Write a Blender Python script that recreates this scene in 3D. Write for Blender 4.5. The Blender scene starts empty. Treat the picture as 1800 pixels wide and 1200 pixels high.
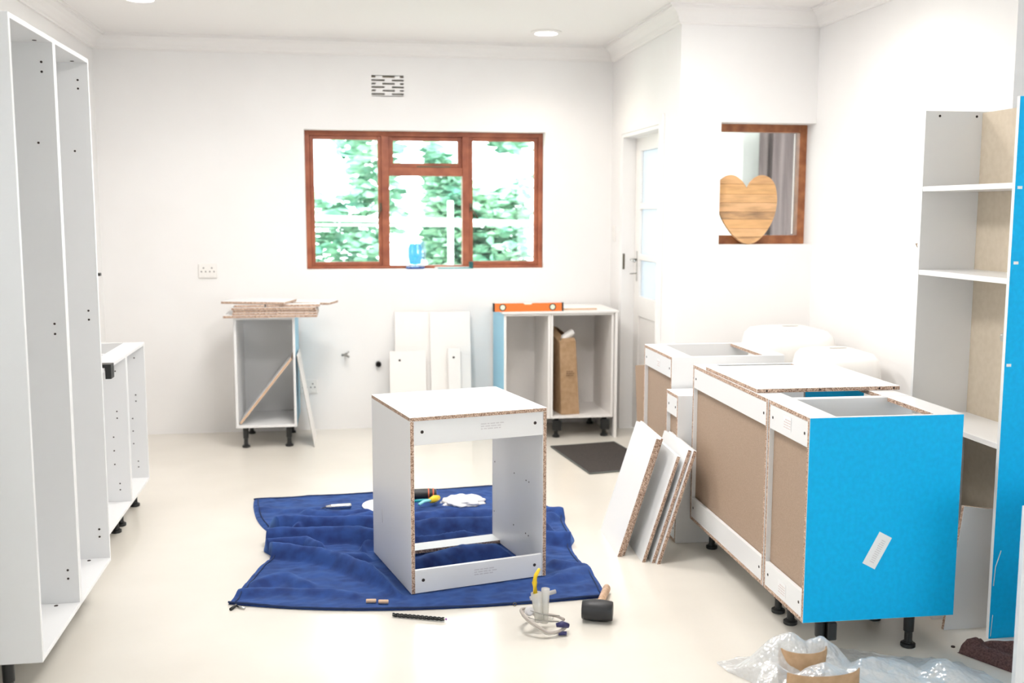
import bpy, bmesh, math, random
from mathutils import Vector, Matrix, noise
random.seed(7)
S = bpy.context.scene
COL = S.collection
# ---------------------------------------------------------------- camera, world, lights, exposure
cam = bpy.data.objects.new('camera', bpy.data.cameras.new('camera')); COL.objects.link(cam)
PITCH, YAW, ROLL = .1219, .1576, .0019
cy, sy, cp, sp = math.cos(YAW), math.sin(YAW), math.cos(PITCH), math.sin(PITCH)
fw = Vector((sy*cp, cy*cp, -sp)); rt = Vector((cy, -sy, 0)); up = rt.cross(fw)
r2 = rt*math.cos(ROLL)+up*math.sin(ROLL); u2 = -rt*math.sin(ROLL)+up*math.cos(ROLL)
m = Matrix((r2, u2, -fw)).transposed().to_4x4(); m.translation = (0, 0, 1.537)
cam.matrix_world = m
cam.data.sensor_width = 36; cam.data.lens = 36*1854/1800
cam.data.clip_start = .05
cam.data.dof.use_dof = True; cam.data.dof.focus_distance = 4.1; cam.data.dof.aperture_fstop = 2.4
S.camera = cam
w = bpy.data.worlds.new('world'); S.world = w; w.use_nodes = True
w.node_tree.nodes['Background'].inputs[0].default_value = (.88, .95, 1, 1)
w.node_tree.nodes['Background'].inputs[1].default_value = 5.0
def area(name, loc, rot, sx, sy_, watts, col):
    l = bpy.data.lights.new(name, 'AREA'); l.shape = 'RECTANGLE'; l.size = sx; l.size_y = sy_; l.energy = watts; l.color = col
    o = bpy.data.objects.new(name, l); COL.objects.link(o); o.location = loc; o.rotation_euler = rot; return o
sun = bpy.data.objects.new('sun', bpy.data.lights.new('sun', 'SUN')); COL.objects.link(sun)
sun.data.energy = 5; sun.data.angle = .3; sun.data.color = (1, .97, .92)
sun.rotation_euler = Vector((-.25, .5, -1)).to_track_quat('-Z', 'Y').to_euler()
for i, (x, y, wt) in enumerate([(.1, 5.7, 20), (.5, 3.9, 24), (1.6, 4.9, 9)]):
    area('ceiling_fill', (x, y, 2.66), (0, 0, 0), .5, .5, wt, (1, .975, .95))  # added fill lamps below the ceiling, without fixtures
S.view_settings.view_transform = 'Standard'; S.view_settings.look = 'None'
S.view_settings.exposure = .75; S.view_settings.gamma = 1; S.view_settings.use_curve_mapping = False
# ---------------------------------------------------------------- materials
def mat(name, col, rough=.5, metal=0, spec=.5, **kw):
    k = bpy.data.materials.new(name); k.use_nodes = True
    b = k.node_tree.nodes['Principled BSDF']
    b.inputs['Base Color'].default_value = (*col, 1); b.inputs['Roughness'].default_value = rough
    b.inputs['Metallic'].default_value = metal; b.inputs['Specular IOR Level'].default_value = spec
    for a, v in kw.items(): b.inputs[a.replace('_', ' ')].default_value = v
    return k
def speck(k, c1, c2, scale, lo=.35, hi=.65, stretch=(1, 1, 1), bump=0, detail=4, kind='noise', coord='Object'):
    nt = k.node_tree; N = nt.nodes; L = nt.links; b = N['Principled BSDF']
    tc = N.new('ShaderNodeTexCoord'); mp = N.new('ShaderNodeMapping'); mp.inputs['Scale'].default_value = stretch
    L.new(tc.outputs[coord], mp.inputs[0])
    if kind == 'noise':
        t = N.new('ShaderNodeTexNoise'); t.inputs['Scale'].default_value = scale; t.inputs['Detail'].default_value = detail; out = t.outputs['Fac']
    else:
        t = N.new('ShaderNodeTexVoronoi'); t.inputs['Scale'].default_value = scale
        sc = N.new('ShaderNodeSeparateColor'); L.new(t.outputs['Color'], sc.inputs[0]); out = sc.outputs[0]
    L.new(mp.outputs[0], t.inputs['Vector'])
    r = N.new('ShaderNodeValToRGB'); r.color_ramp.elements[0].position = lo; r.color_ramp.elements[1].position = hi
    r.color_ramp.elements[0].color = (*c1, 1); r.color_ramp.elements[1].color = (*c2, 1)
    L.new(out, r.inputs[0]); L.new(r.outputs[0], b.inputs['Base Color'])
    if bump:
        bp = N.new('ShaderNodeBump'); bp.inputs['Strength'].default_value = bump; bp.inputs['Distance'].default_value = .002
        L.new(out, bp.inputs['Height']); L.new(bp.outputs[0], b.inputs['Normal'])
    return k
M = {}
M['wall'] = speck(mat('wall_paint', (.9, .88, .86), .7), (.885, .87, .858), (.905, .893, .883), 2.2)
M['ceiling'] = mat('ceiling_paint', (.9, .88, .86), .8)
M['floor'] = speck(mat('floor_screed', (.8, .72, .6), .24, spec=.55), (.71, .67, .60), (.77, .73, .66), 1.3, detail=6)
M['white'] = mat('white_melamine', (.83, .83, .83), .32)
M['cream'] = mat('cream_melamine', (.90, .87, .84), .35)
M['chip'] = speck(mat('chipboard_edge', (.45, .3, .2), .85), (.25, .14, .09), (.72, .54, .42), 330, .2, .8, kind='vor')
M['hard'] = speck(mat('hardboard', (.43, .3, .2), .7), (.37, .265, .19), (.43, .31, .225), 260, detail=2)
M['blue'] = speck(mat('blue_film', (0, .47, .85), .45, spec=.2), (0, .44, .84), (.0, .49, .90), 60)
M['bluehaze'] = mat('hazed_blue_film', (.30, .66, .88), .4)  # same blue film, overexposed haze of the far cabinets put into the colour
M['black'] = mat('black_plastic', (.012, .013, .013), .4)
M['dark'] = mat('dark_hole', (.03, .018, .015), .8)
M['wood'] = speck(mat('red_hardwood', (.33, .1, .05), .45), (.26, .065, .03), (.42, .13, .06), 9, stretch=(1, 1, 1), detail=6)
M['woodb'] = speck(mat('brown_hardwood', (.33, .12, .04), .4), (.24, .075, .025), (.42, .16, .06), 14, detail=6)
M['steel'] = mat('steel', (.6, .6, .58), .25, 1)
M['dull'] = mat('dull_metal', (.35, .34, .32), .4, 1)
M['brass'] = mat('aged_brass', (.16, .13, .09), .4, 1)
M['plastic'] = mat('white_plastic', (.88, .86, .83), .35)
M['orange'] = mat('orange_metal', (.9, .2, .03), .35)
M['card'] = speck(mat('cardboard', (.45, .29, .16), .8), (.40, .25, .13), (.48, .31, .18), 30)
M['mat'] = speck(mat('door_mat', (.04, .033, .03), .95), (.025, .02, .018), (.07, .058, .052), 220, bump=.5)
M['towel'] = speck(mat('brown_towel', (.1, .05, .045), .95), (.07, .033, .03), (.14, .075, .07), 160, bump=.8)
M['pine'] = mat('pine', (.68, .47, .32), .6)
M['yellow'] = mat('yellow_plastic', (.9, .62, .02), .4)
M['navy'] = mat('navy_plastic', (.03, .03, .12), .4)
M['teal'] = mat('teal_plastic', (.02, .35, .4), .4)
M['handle'] = speck(mat('ash_handle', (.6, .4, .25), .5), (.5, .3, .18), (.72, .5, .34), 12, stretch=(6, 6, 1))
M['rubber'] = mat('black_rubber', (.02, .02, .022), .45)
M['paper'] = mat('paper', (.88, .88, .88), .8)
M['ink'] = mat('grey_ink', (.66, .64, .65), .8)
M['ink2'] = mat('pink_ink', (.72, .62, .60), .8)
M['leaf'] = speck(mat('leaf_green', (.2, .5, .3), .5), (.10, .30, .21), (.38, .60, .42), 3)
M['rail'] = mat('white_rail', (.9, .9, .9), .5)
M['curtain'] = speck(mat('mauve_curtain', (.2, .15, .15), .9), (.15, .11, .11), (.25, .19, .19), 5, stretch=(6, 1, .3))
M['soil'] = speck(mat('garden_ground', (.4, .45, .35), .9), (.3, .4, .28), (.5, .55, .42), 3)
# fleece rug
k = mat('blue_fleece', (.03, .1, .36), .9); speck(k, (.005, .022, .13), (.016, .058, .24), 14, bump=.15, detail=8)
k.node_tree.nodes['Principled BSDF'].inputs['Sheen Weight'].default_value = .3
k.node_tree.nodes['Principled BSDF'].inputs['Sheen Tint'].default_value = (.2, .45, 1, 1); M['rug'] = k
def glassy(name, tint, refl=.08, rough=0., diff=0., dcol=(.9, .95, 1), bump=None):
    k = bpy.data.materials.new(name); k.use_nodes = True; nt = k.node_tree; N = nt.nodes; L = nt.links; N.clear()
    o = N.new('ShaderNodeOutputMaterial'); tr = N.new('ShaderNodeBsdfTransparent'); tr.inputs[0].default_value = (*tint, 1)
    gl = N.new('ShaderNodeBsdfGlossy'); gl.inputs['Roughness'].default_value = rough
    mx = N.new('ShaderNodeMixShader'); mx.inputs[0].default_value = refl
    src = tr
    if diff:
        df = N.new('ShaderNodeBsdfDiffuse'); df.inputs[0].default_value = (*dcol, 1)
        m1 = N.new('ShaderNodeMixShader'); m1.inputs[0].default_value = diff
        L.new(tr.outputs[0], m1.inputs[1]); L.new(df.outputs[0], m1.inputs[2]); src = m1
        if bump: m1.name = 'DIFF'
    L.new(src.outputs[0], mx.inputs[1]); L.new(gl.outputs[0], mx.inputs[2]); L.new(mx.outputs[0], o.inputs[0])
    if bump:
        tc = N.new('ShaderNodeTexCoord'); v = N.new('ShaderNodeTexVoronoi'); v.inputs['Scale'].default_value = bump
        bp = N.new('ShaderNodeBump'); bp.inputs['Strength'].default_value = .9; bp.inputs['Distance'].default_value = .004; bp.invert = True
        L.new(tc.outputs['Object'], v.inputs['Vector']); L.new(v.outputs['Distance'], bp.inputs['Height'])
        L.new(bp.outputs[0], gl.inputs['Normal']); L.new(bp.outputs[0], df.inputs['Normal'])
    return k
M['glass'] = glassy('window_glass', (.97, 1, .99), .035)
M['frost'] = glassy('pale_door_glass', (.85, .93, .98), .08, .1, .55, (.86, .92, .98))
M['jar'] = glassy('clear_glass', (.88, .94, 1), .14)
M['wrap'] = glassy('bubble_wrap_film', (.97, .98, .98), .20, .2, .42, (.95, .96, .97), 70)
M['clearplastic'] = glassy('cloudy_plastic', (.9, .9, .88), .14, .15, .45, (.85, .83, .78))
k = bpy.data.materials.new('lamp_glow'); k.use_nodes = True; b = k.node_tree.nodes['Principled BSDF']
b.inputs['Emission Color'].default_value = (1, .95, .88, 1); b.inputs['Emission Strength'].default_value = 6; M['lamp'] = k
# wood heart planks
def heartmat():
    k = mat('rough_pine_planks', (.6, .35, .16), .65)
    return speck(k, (.34, .19, .09), (.74, .44, .21), 5, .3, .62, stretch=(1, 1, 7), detail=8)
M['heart'] = heartmat()
# ---------------------------------------------------------------- helpers
def obj(name, me, parent=None):
    o = bpy.data.objects.new(name, me); COL.objects.link(o)
    if parent: o.parent = parent
    return o
def tag(o, label=None, cat=None, group=None, kind=None):
    if label: o['label'] = label
    if cat: o['category'] = cat
    if group: o['group'] = group
    if kind: o['kind'] = kind
    return o
def empty(name, loc=(0, 0, 0), rz=0, label=None, cat=None, group=None, rot=None):
    o = bpy.data.objects.new(name, None); COL.objects.link(o); o.location = loc
    o.rotation_euler = rot if rot else (0, 0, rz); o.empty_display_size = .05
    return tag(o, label, cat, group)
AX = {'-x': (-1, 0, 0), '+x': (1, 0, 0), '-y': (0, -1, 0), '+y': (0, 1, 0), '-z': (0, 0, -1), '+z': (0, 0, 1)}
def fin(bm, name, mats, parent=None, smooth=False):
    me = bpy.data.meshes.new(name); bm.to_mesh(me); bm.free()
    for k in (mats if isinstance(mats, (list, tuple)) else [mats]): me.materials.append(k)
    if smooth:
        for p in me.polygons: p.use_smooth = True
    return obj(name, me, parent)
def box(name, lo, hi, mt, parent=None, faces=None, bev=.0008, loc=None, rot=None):
    """box between lo and hi; faces = {'-y': material} for edges of another material"""
    lo = Vector(lo); hi = Vector(hi); c = (lo+hi)/2; d = hi-lo
    bm = bmesh.new(); bmesh.ops.create_cube(bm, size=1, matrix=Matrix.Translation(c) @ Matrix.Diagonal((*d, 1)))
    mats = [mt]
    if faces:
        bm.normal_update()
        for ax, k in faces.items():
            if k not in mats: mats.append(k)
            for f in bm.faces:
                if f.normal.dot(Vector(AX[ax])) > .9: f.material_index = mats.index(k)
    if bev and min(d) > bev*3: bmesh.ops.bevel(bm, geom=list(bm.edges), offset=bev, segments=1, affect='EDGES')
    o = fin(bm, name, mats, parent)
    if loc: o.location = loc
    if rot: o.rotation_euler = rot
    return o
def struct(name, lo, hi, mt, parent=None):
    o = box(name, lo, hi, mt, parent, bev=0)
    if not parent: o['kind'] = 'structure'
    return o
def lathe(name, prof, mt, parent=None, seg=20, loc=(0, 0, 0), rot=(0, 0, 0), me=None):
    if me is None:
        bm = bmesh.new(); rings = []
        for r, z in prof:
            rings.append([bm.verts.new((r*math.cos(a*2*math.pi/seg), r*math.sin(a*2*math.pi/seg), z)) for a in range(seg)] if r > 1e-6 else [bm.verts.new((0, 0, z))])
        for a, b in zip(rings, rings[1:]):
            if len(a) == 1 and len(b) == 1: continue
            for i in range(seg):
                j = (i+1) % seg
                vs = [a[0], b[j], b[i]] if len(a) == 1 else ([a[i], a[j], b[0]] if len(b) == 1 else [a[i], a[j], b[j], b[i]])
                bm.faces.new(vs)
        bmesh.ops.recalc_face_normals(bm, faces=bm.faces)
        o = fin(bm, name, mt, parent)
        for p in o.data.polygons: p.use_smooth = True
        o.data.set_sharp_from_angle(angle=.7)
    else: o = obj(name, me, parent)
    o.location = loc; o.rotation_euler = rot
    return o
def tube(name, pts, r, mt, parent=None, seg=10, cap=True, flat=1.0, rads=None):
    bm = bmesh.new(); rings = []; pts = [Vector(p) for p in pts]
    for i, p in enumerate(pts):
        t = (pts[min(i+1, len(pts)-1)]-pts[max(i-1, 0)]).normalized()
        a = t.cross(Vector((0, 0, 1)));
        if a.length < .05: a = t.cross(Vector((0, 1, 0)))
        a.normalize(); b = a.cross(t); rr = rads[i] if rads else r
        rings.append([bm.verts.new(p+a*math.cos(q*2*math.pi/seg)*rr+b*math.sin(q*2*math.pi/seg)*rr*flat) for q in range(seg)])
    for a, b in zip(rings, rings[1:]):
        for i in range(seg): bm.faces.new((a[i], a[(i+1) % seg], b[(i+1) % seg], b[i]))
    if cap: bm.faces.new(rings[0]); bm.faces.new(rings[-1])
    bmesh.ops.recalc_face_normals(bm, faces=bm.faces)
    return fin(bm, name, mt, parent, True)
def prism(name, pts, y0, y1, mt, parent=None, bev=.001, faces=None):
    """outline in x,z extruded along y"""
    bm = bmesh.new(); f = bm.faces.new([bm.verts.new((x, y0, z)) for x, z in pts])
    r = bmesh.ops.extrude_face_region(bm, geom=[f]); bmesh.ops.translate(bm, verts=[v for v in r['geom'] if isinstance(v, bmesh.types.BMVert)], vec=(0, y1-y0, 0))
    bmesh.ops.recalc_face_normals(bm, faces=bm.faces)
    return fin(bm, name, mt, parent)
_disc = {}
def disc(name, r, loc, axis, parent, mt=None, h=.0016):
    mt = mt or M['dark']; key = (r, h, mt.name)
    if key not in _disc:
        bm = bmesh.new(); bmesh.ops.create_cone(bm, cap_ends=True, segments=12, radius1=r, radius2=r, depth=h)
        me = bpy.data.meshes.new(name); bm.to_mesh(me); bm.free(); me.materials.append(mt); _disc[key] = me
    o = obj(name, _disc[key], parent); o.location = loc
    if axis == 'x': o.rotation_euler = (0, math.pi/2, 0)
    if axis == 'y': o.rotation_euler = (math.pi/2, 0, 0)
    return o
_leg = {}
def leg(parent, x, y, h, clip=False):
    if h not in _leg:
        s = lathe('leg', [(0, h), (.026, h), (.026, h-.006), (.019, h-.01), (.018, h*.45), (.014, h*.42), (.014, .02), (.017, .02), (.017, .0155), (0, .0155)], M['black'], None, 16)
        f = lathe('foot', [(0, .0155), (.022, .0155), (.026, .013), (.026, .002), (.024, 0), (0, 0)], M['black'], None, 16)
        _leg[h] = (s.data, f.data); bpy.data.objects.remove(s); bpy.data.objects.remove(f)
    l = obj('leg', _leg[h][0], parent); l.location = (x, y, 0)
    obj('foot', _leg[h][1], l)
    if clip:
        c = box('plinth_clip', (-.03, -.05, h*.38), (.03, -.016, h*.88), M['black'], l, bev=.003)
    return l
T = .016
def text_lines(name, parent, lo, w, h, axis, mt, n=4, seed=1):
    """faint printed block of illegible short strokes, one flat print; axis 'y' lies in x,z ; 'x' lies in y,z"""
    rnd = random.Random(seed); bm = bmesh.new()
    for i in range(n):
        z = lo[2]+h*(n-1-i)/n; a = 0
        while a < w*rnd.uniform(.75, 1):
            b = min(w, a+rnd.uniform(.08, .25)*w)
            if axis == 'y': vs = [(lo[0]+a, lo[1], z), (lo[0]+b, lo[1], z), (lo[0]+b, lo[1], z+h/n*.45), (lo[0]+a, lo[1], z+h/n*.45)]
            else: vs = [(lo[0], lo[1]+a, z), (lo[0], lo[1]+b, z), (lo[0], lo[1]+b, z+h/n*.45), (lo[0], lo[1]+a, z+h/n*.45)]
            bm.faces.new([bm.verts.new(v) for v in vs]); a = b+w*.04
    return fin(bm, name, mt, parent)
# generic base cabinet. local: x across 0..w, y 0 = open front, y d = back; z from floor
def cabinet(name, loc, rz, w, d, z0, z1, label, cat='cabinet', group=None, mt=None, top='rails', back='hard', legs=True, left=None, right=None,
            backrails=True, legx=.055, legy=.05, clips=False, legyb=None, backin=.018, frontchip=False):
    mt = mt or M['white']
    e = empty(name, loc, rz, label, cat, group)
    fb = {'+y': M['chip']}
    fl = dict(fb); fr = dict(fb)
    if left: fl['-x'] = left
    if right: fr['+x'] = right
    a = box('side_panel', (0, 0, z0), (T, d, z1), mt, e, fl); b = box('side_panel', (w-T, 0, z0), (w, d, z1), mt, e, fr)
    if left: a['label'] = 'side panel under blue protective film'
    if right: b['label'] = 'side panel under blue protective film'
    box('bottom_panel', (T, 0, z0), (w-T, d, z0+T), mt, e, fb)
    if top == 'solid': box('top_panel', (T, 0, z1-T), (w-T, d, z1), mt, e, fb)
    if top == 'rails':
        box('top_rail', (T, 0, z1-T), (w-T, .1, z1), mt, e, {'+y': M['chip']})
        box('top_rail', (T, d-.1, z1-T), (w-T, d, z1), mt, e, {'+y': M['chip'], '-y': M['chip']})
    bz = d-backin-.003 if backrails else d-.02
    if back == 'hard': box('back_panel', (T, bz, z0+T), (w-T, bz+.003, z1-T), M['hard'], e, {'-y': mt}, bev=0)
    elif back: box('back_panel', (T, bz, z0+T), (w-T, bz+.003, z1-T), mt, e, bev=0)
    if backrails:
        for q, (ra, rb) in enumerate(((z1-.1, z1-T), (z0+T, z0+.1))):
            # rail face flush with the side edges; screw holes near each end
            if q == 0: ra2, rb2 = z1-.105, z1-T-.0005
            else: ra2, rb2 = z0+T+.0005, z0+.105
            rl = box('back_rail', (T, d-T, ra2), (w-T, d-.001, rb2), M['white'], e)
            for xx in (T+.025, w-T-.025): disc('screw_hole', .0055, (xx, d-.001, (ra2+rb2)/2), 'y', rl)
    if legs:
        for xx in (legx, w-legx):
            for yy in (legy, d-(legyb or legy)): leg(e, xx, yy, z0, clip=(clips == 'back' and yy > d/2) or (clips is True and yy < d/2))
    return e
def board(name, lo, hi, label, mt=None, faces=None, loc=(0, 0, 0), rot=(0, 0, 0), group=None, cat='board'):
    o = box(name, lo, hi, mt or M['white'], None, faces, loc=loc, rot=rot); return tag(o, label, cat, group)
# ================================================================= SETTING
Z = 2.7
struct('floor', (-1.9, -1.2, -.1), (5.2, 9.4, 0), M['floor'])
struct('ceiling', (-1.9, -1.2, Z), (5.2, 9.4, Z+.1), M['ceiling'])
wl = empty('wall_left'); wl['kind'] = 'structure'
for lo, hi in (((-1.8, 1.5, 0), (-1.62, 7.7, Z)), ((-1.8, -1.2, 0), (-1.62, .3, Z)), ((-1.8, .3, 0), (-1.62, 1.5, .9)), ((-1.8, .3, 2.1), (-1.62, 1.5, Z))):
    box('wall_panel', lo, hi, M['wall'], wl, bev=0)
# back wall with the window opening
WX0, WX1, WZ0, WZ1 = -.26, 1.432, 1.135, 2.102
wb = empty('wall_back'); wb['kind'] = 'structure'
VX0, VX1, VZ0, VZ1 = .207, .429, 2.335, 2.475
box('wall_panel', (-1.62, 7.5, 0), (WX0, 7.75, Z), M['wall'], wb, bev=0)
box('wall_panel', (WX1, 7.5, 0), (2.1, 7.75, Z), M['wall'], wb, bev=0)
box('wall_panel', (WX0, 7.5, 0), (WX1, 7.75, WZ0), M['wall'], wb, bev=0)
box('wall_panel', (WX0, 7.5, WZ1), (VX0, 7.75, Z), M['wall'], wb, bev=0)
box('wall_panel', (VX1, 7.5, WZ1), (WX1, 7.75, Z), M['wall'], wb, bev=0)
box('wall_panel', (VX0, 7.5, WZ1), (VX1, 7.75, VZ0), M['wall'], wb, bev=0)
box('wall_panel', (VX0, 7.5, VZ1), (VX1, 7.75, Z), M['wall'], wb, bev=0)
# side wall with the glazed door
wd = empty('wall_door_side'); wd['kind'] = 'structure'
box('wall_panel', (1.92, 7.25, 0), (2.06, 7.5, Z), M['wall'], wb if False else wd, bev=0)
box('wall_panel', (1.92, 5.95, 0), (2.06, 6.3, Z), M['wall'], wd, bev=0)
box('wall_panel', (1.92, 6.3, 2.075), (2.06, 7.25, Z), M['wall'], wd, bev=0)
# short wall with the small window
HX0, HX1, HZ0, HZ1 = 2.172, 2.755, 1.35, 2.058
ws = empty('wall_alcove'); ws['kind'] = 'structure'
box('wall_panel', (2.06, 5.95, 0), (HX0, 6.16, Z), M['wall'], ws, bev=0)
box('wall_panel', (HX0, 5.95, 0), (HX1, 6.16, HZ0), M['wall'], ws, bev=0)
box('wall_panel', (HX0, 5.95, HZ1), (HX1, 6.16, Z), M['wall'], ws, bev=0)
struct('wall_right', (2.755, 4.09, 0), (2.95, 6.16, Z), M['wall'])
struct('wall_right_return', (2.95, 4.09, 0), (4.3, 4.29, Z), M['wall'])
struct('wall_right_near', (4.3, -1.2, 0), (4.5, 4.29, Z), M['wall'])
rw = empty('wall_rear'); rw['kind'] = 'structure'
for lo, hi in (((-1.8, -1.4, 0), (2.7, -1.2, Z)), ((4.2, -1.4, 0), (4.5, -1.2, Z)), ((2.7, -1.4, 0), (4.2, -1.2, .8)), ((2.7, -1.4, 2.1), (4.2, -1.2, Z))):
    box('wall_panel', lo, hi, M['wall'], rw, bev=0)
# cornice swept round the room
def cornice(name, path, prof):
    bm = bmesh.new(); rings = []; P = [Vector(p) for p in path]
    for i, p in enumerate(P):
        d0 = (P[i]-P[i-1]).normalized() if i else None; d1 = (P[i+1]-P[i]).normalized() if i < len(P)-1 else None
        n0 = Vector((d0.y, -d0.x)) if d0 else None; n1 = Vector((d1.y, -d1.x)) if d1 else None
        if n0 is None: mt_ = n1
        elif n1 is None: mt_ = n0
        else:
            mt_ = (n0+n1); mt_ = mt_/(mt_.dot(n0))
        rings.append([bm.verts.new((p.x+mt_.x*a, p.y+mt_.y*a, z)) for a, z in prof])
    for a, b in zip(rings, rings[1:]):
        for i in range(len(prof)-1): bm.faces.new((a[i], a[i+1], b[i+1], b[i]))
    bmesh.ops.recalc_face_normals(bm, faces=bm.faces)
    o = fin(bm, name, M['ceiling']); o['kind'] = 'structure'; return o
cornice('trim_1', [(-1.62, -1.1), (-1.62, 7.5), (1.92, 7.5), (1.92, 5.95), (2.755, 5.95), (2.755, 4.09)],
        [(0, 2.6), (.014, 2.6), (.014, 2.612), (.022, 2.618), (.03, 2.64), (.05, 2.665), (.075, 2.68), (.085, 2.68), (.085, 2.69), (.1, 2.69), (.1, 2.7)])
# vent: white block with dark slots that pierce it
vent = empty('wall_vent', (0, 7.5, 0), 0, 'white slotted air vent high on the wall above the wooden window', 'vent')
vm = bmesh.new()
rows = [[(0, .028), (.075, .16), (.195, .222)], [(0, .09), (.14, .222)]]
rh = (VZ1-VZ0)/12
def quadbox(bm, lo, hi):
    lo = Vector(lo); hi = Vector(hi); bmesh.ops.create_cube(bm, size=1, matrix=Matrix.Translation((lo+hi)/2) @ Matrix.Diagonal((*(hi-lo), 1)))
for r in range(6):
    z = VZ1-rh*(2*r+1)
    quadbox(vm, (VX0, .0, z-rh*1.45+.0), (VX1, .05, z-rh*.5+.0)) if r < 6 else None
    # solid pieces between slots
    x = VX0
    for a, b in rows[r % 2]+[(.222, .222)]:
        if VX0+a > x: quadbox(vm, (x, 0, z-rh*.5), (VX0+a, .05, z+rh*.55))
        x = VX0+b
fin(vm, 'slotted_face', M['wall'], vent)
box('dark_cavity', (VX0, .05, VZ0), (VX1, .06, VZ1), M['brass'], vent, bev=0)
# ---------------- main window
win = empty('window_1'); win['kind'] = 'structure'
W = M['wood']; Y0, Y1 = 7.6, 7.66
def frame(parent, name, x0, x1, z0, z1, t, y0, y1, mt, horiz=True):
    f = empty(name); f.parent = parent
    box('jamb', (x0, y0, z0), (x0+t, y1, z1), mt, f, bev=.002); box('jamb', (x1-t, y0, z0), (x1, y1, z1), mt, f, bev=.002)
    box('rail', (x0+t, y0, z1-t), (x1-t, y1, z1), mt, f, bev=.002); box('rail', (x0+t, y0, z0), (x1-t, y1, z0+t), mt, f, bev=.002)
    return f
def barpart(n, lo, hi, mt=W): return box(n, lo, hi, mt, win, bev=.002)
barpart('frame_jamb', (WX0, 7.6, WZ0), (WX0+.034, 7.68, WZ1)); barpart('frame_jamb', (WX1-.034, 7.6, WZ0), (WX1, 7.68, WZ1))
barpart('frame_head', (WX0+.034, 7.6, WZ1-.034), (WX1-.034, 7.68, WZ1)); barpart('frame_sill', (WX0+.034, 7.6, WZ0), (WX1-.034, 7.68, WZ0+.022))
barpart('mullion', (.272, 7.6, WZ0+.022), (.325, 7.68, WZ1-.034)); barpart('mullion', (.846, 7.6, WZ0+.022), (.896, 7.68, WZ1-.034))
barpart('transom', (.325, 7.6, 1.792), (.846, 7.68, 1.852))
def sash(x0, x1, z0, z1, t, y0=7.618):
    for a in ((x0, x0+t), (x1-t, x1)): box('sash_stile', (a[0], y0, z0), (a[1], y0+.04, z1), W, win, bev=.002)
    for a in ((z0, z0+t), (z1-t, z1)): box('sash_rail', (x0+t, y0, a[0]), (x1-t, y0+.04, a[1]), W, win, bev=.002)
sash(WX0+.034, .272, WZ0+.022, WZ1-.034, .027); sash(.896, WX1-.034, WZ0+.022, WZ1-.034, .027); sash(.325, .846, 1.852, WZ1-.034, .030, 7.626)
def pane(x0, x1, z0, z1, y=7.64): box('glass_pane', (x0, y, z0), (x1, y+.004, z1), M['glass'], win, bev=0)
pane(WX0+.06, .246, WZ0+.048, WZ1-.06); pane(.922, WX1-.06, WZ0+.048, WZ1-.06); pane(.325, .846, WZ0+.02, 1.794); pane(.354, .818, 1.88, WZ1-.062)
for x, dx in ((.262, -.02), (.905, .05)):
    st = box('casement_handle', (x-.008, 7.597, 1.545), (x+.008, 7.606, 1.6), M['brass'], win, bev=.002)
    tube('handle_lever', [(x, 7.59, 1.57), (x+dx*.4, 7.585, 1.54), (x+dx, 7.58, 1.49)], .005, M['brass'], st, 8)
st = box('stay_bar', (.52, 7.597, 1.852), (.76, 7.604, 1.862), M['brass'], win, bev=.001)
# ---------------- small window with brown frame
w2 = empty('window_2'); w2['kind'] = 'structure'
B = M['woodb']; fy = 6.07
for lo, hi in (((HX1-.045, fy, HZ0), (HX1, fy+.06, HZ1)), ((HX0, fy, HZ0), (HX0+.04, fy+.06, HZ1))): box('frame_jamb', lo, hi, B, w2, bev=.002)
box('frame_head', (HX0+.04, fy, HZ1-.045), (HX1-.045, fy+.06, HZ1), B, w2, bev=.002)
box('frame_sill', (HX0+.04, fy, HZ0), (HX1-.045, fy+.06, HZ0+.052), B, w2, bev=.002)
box('glass_pane', (HX0+.04, fy+.03, HZ0+.052), (HX1-.045, fy+.034, HZ1-.045), M['glass'], w2, bev=0)
box('sealant_strip', (HX1-.07, fy+.024, HZ0+.06), (HX1-.063, fy+.03, HZ1-.05), M['plastic'], w2, bev=0)
# ---------------- glazed door
dr = empty('door_1'); dr['kind'] = 'structure'
C_ = M['cream']
box('door_frame', (1.925, 7.225, 0), (2.03, 7.25, 2.075), M['wall'], dr, bev=.001)
box('door_frame', (1.925, 6.3, 2.05), (2.03, 7.225, 2.075), M['wall'], dr, bev=.001)
box('door_frame', (1.925, 6.3, 0), (2.03, 6.325, 2.05), M['wall'], dr, bev=.001)
box('architrave', (1.90, 6.24, 0), (1.92, 6.3, 2.13), M['ceiling'], dr, bev=.002)
LX = 2.02
box('door_stile', (LX, 7.105, .01), (LX+.04, 7.222, 2.047), C_, dr, bev=.002)
box('door_stile', (LX, 6.328, .01), (LX+.04, 6.42, 2.047), C_, dr, bev=.002)
for a, b in ((1.955, 2.047), (1.56, 1.6), (1.21, 1.25), (.82, .96), (.01, .22)): box('door_rail', (LX, 6.42, a), (LX+.04, 7.105, b), C_, dr, bev=.002)
for a, b in ((1.6, 1.955), (1.25, 1.56), (.96, 1.21)): box('glass_pane', (LX+.018, 6.42, a), (LX+.022, 7.105, b), M['frost'], dr, bev=0)
box('lower_panel', (LX+.012, 6.42, .22), (LX+.028, 7.105, .82), C_, dr, bev=.002)
hd = box('lock_plate', (LX-.004, 7.14, 1.06), (LX, 7.165, 1.27), M['steel'], dr, bev=.001)
tube('door_handle', [(LX-.003, 7.152, 1.21), (LX-.045, 7.152, 1.21), (LX-.05, 7.13, 1.21), (LX-.05, 7.04, 1.205)], .009, M['steel'], hd)
tube('key', [(LX-.003, 7.152, 1.115), (LX-.05, 7.152, 1.112)], .004, M['dull'], hd, 6)
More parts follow.
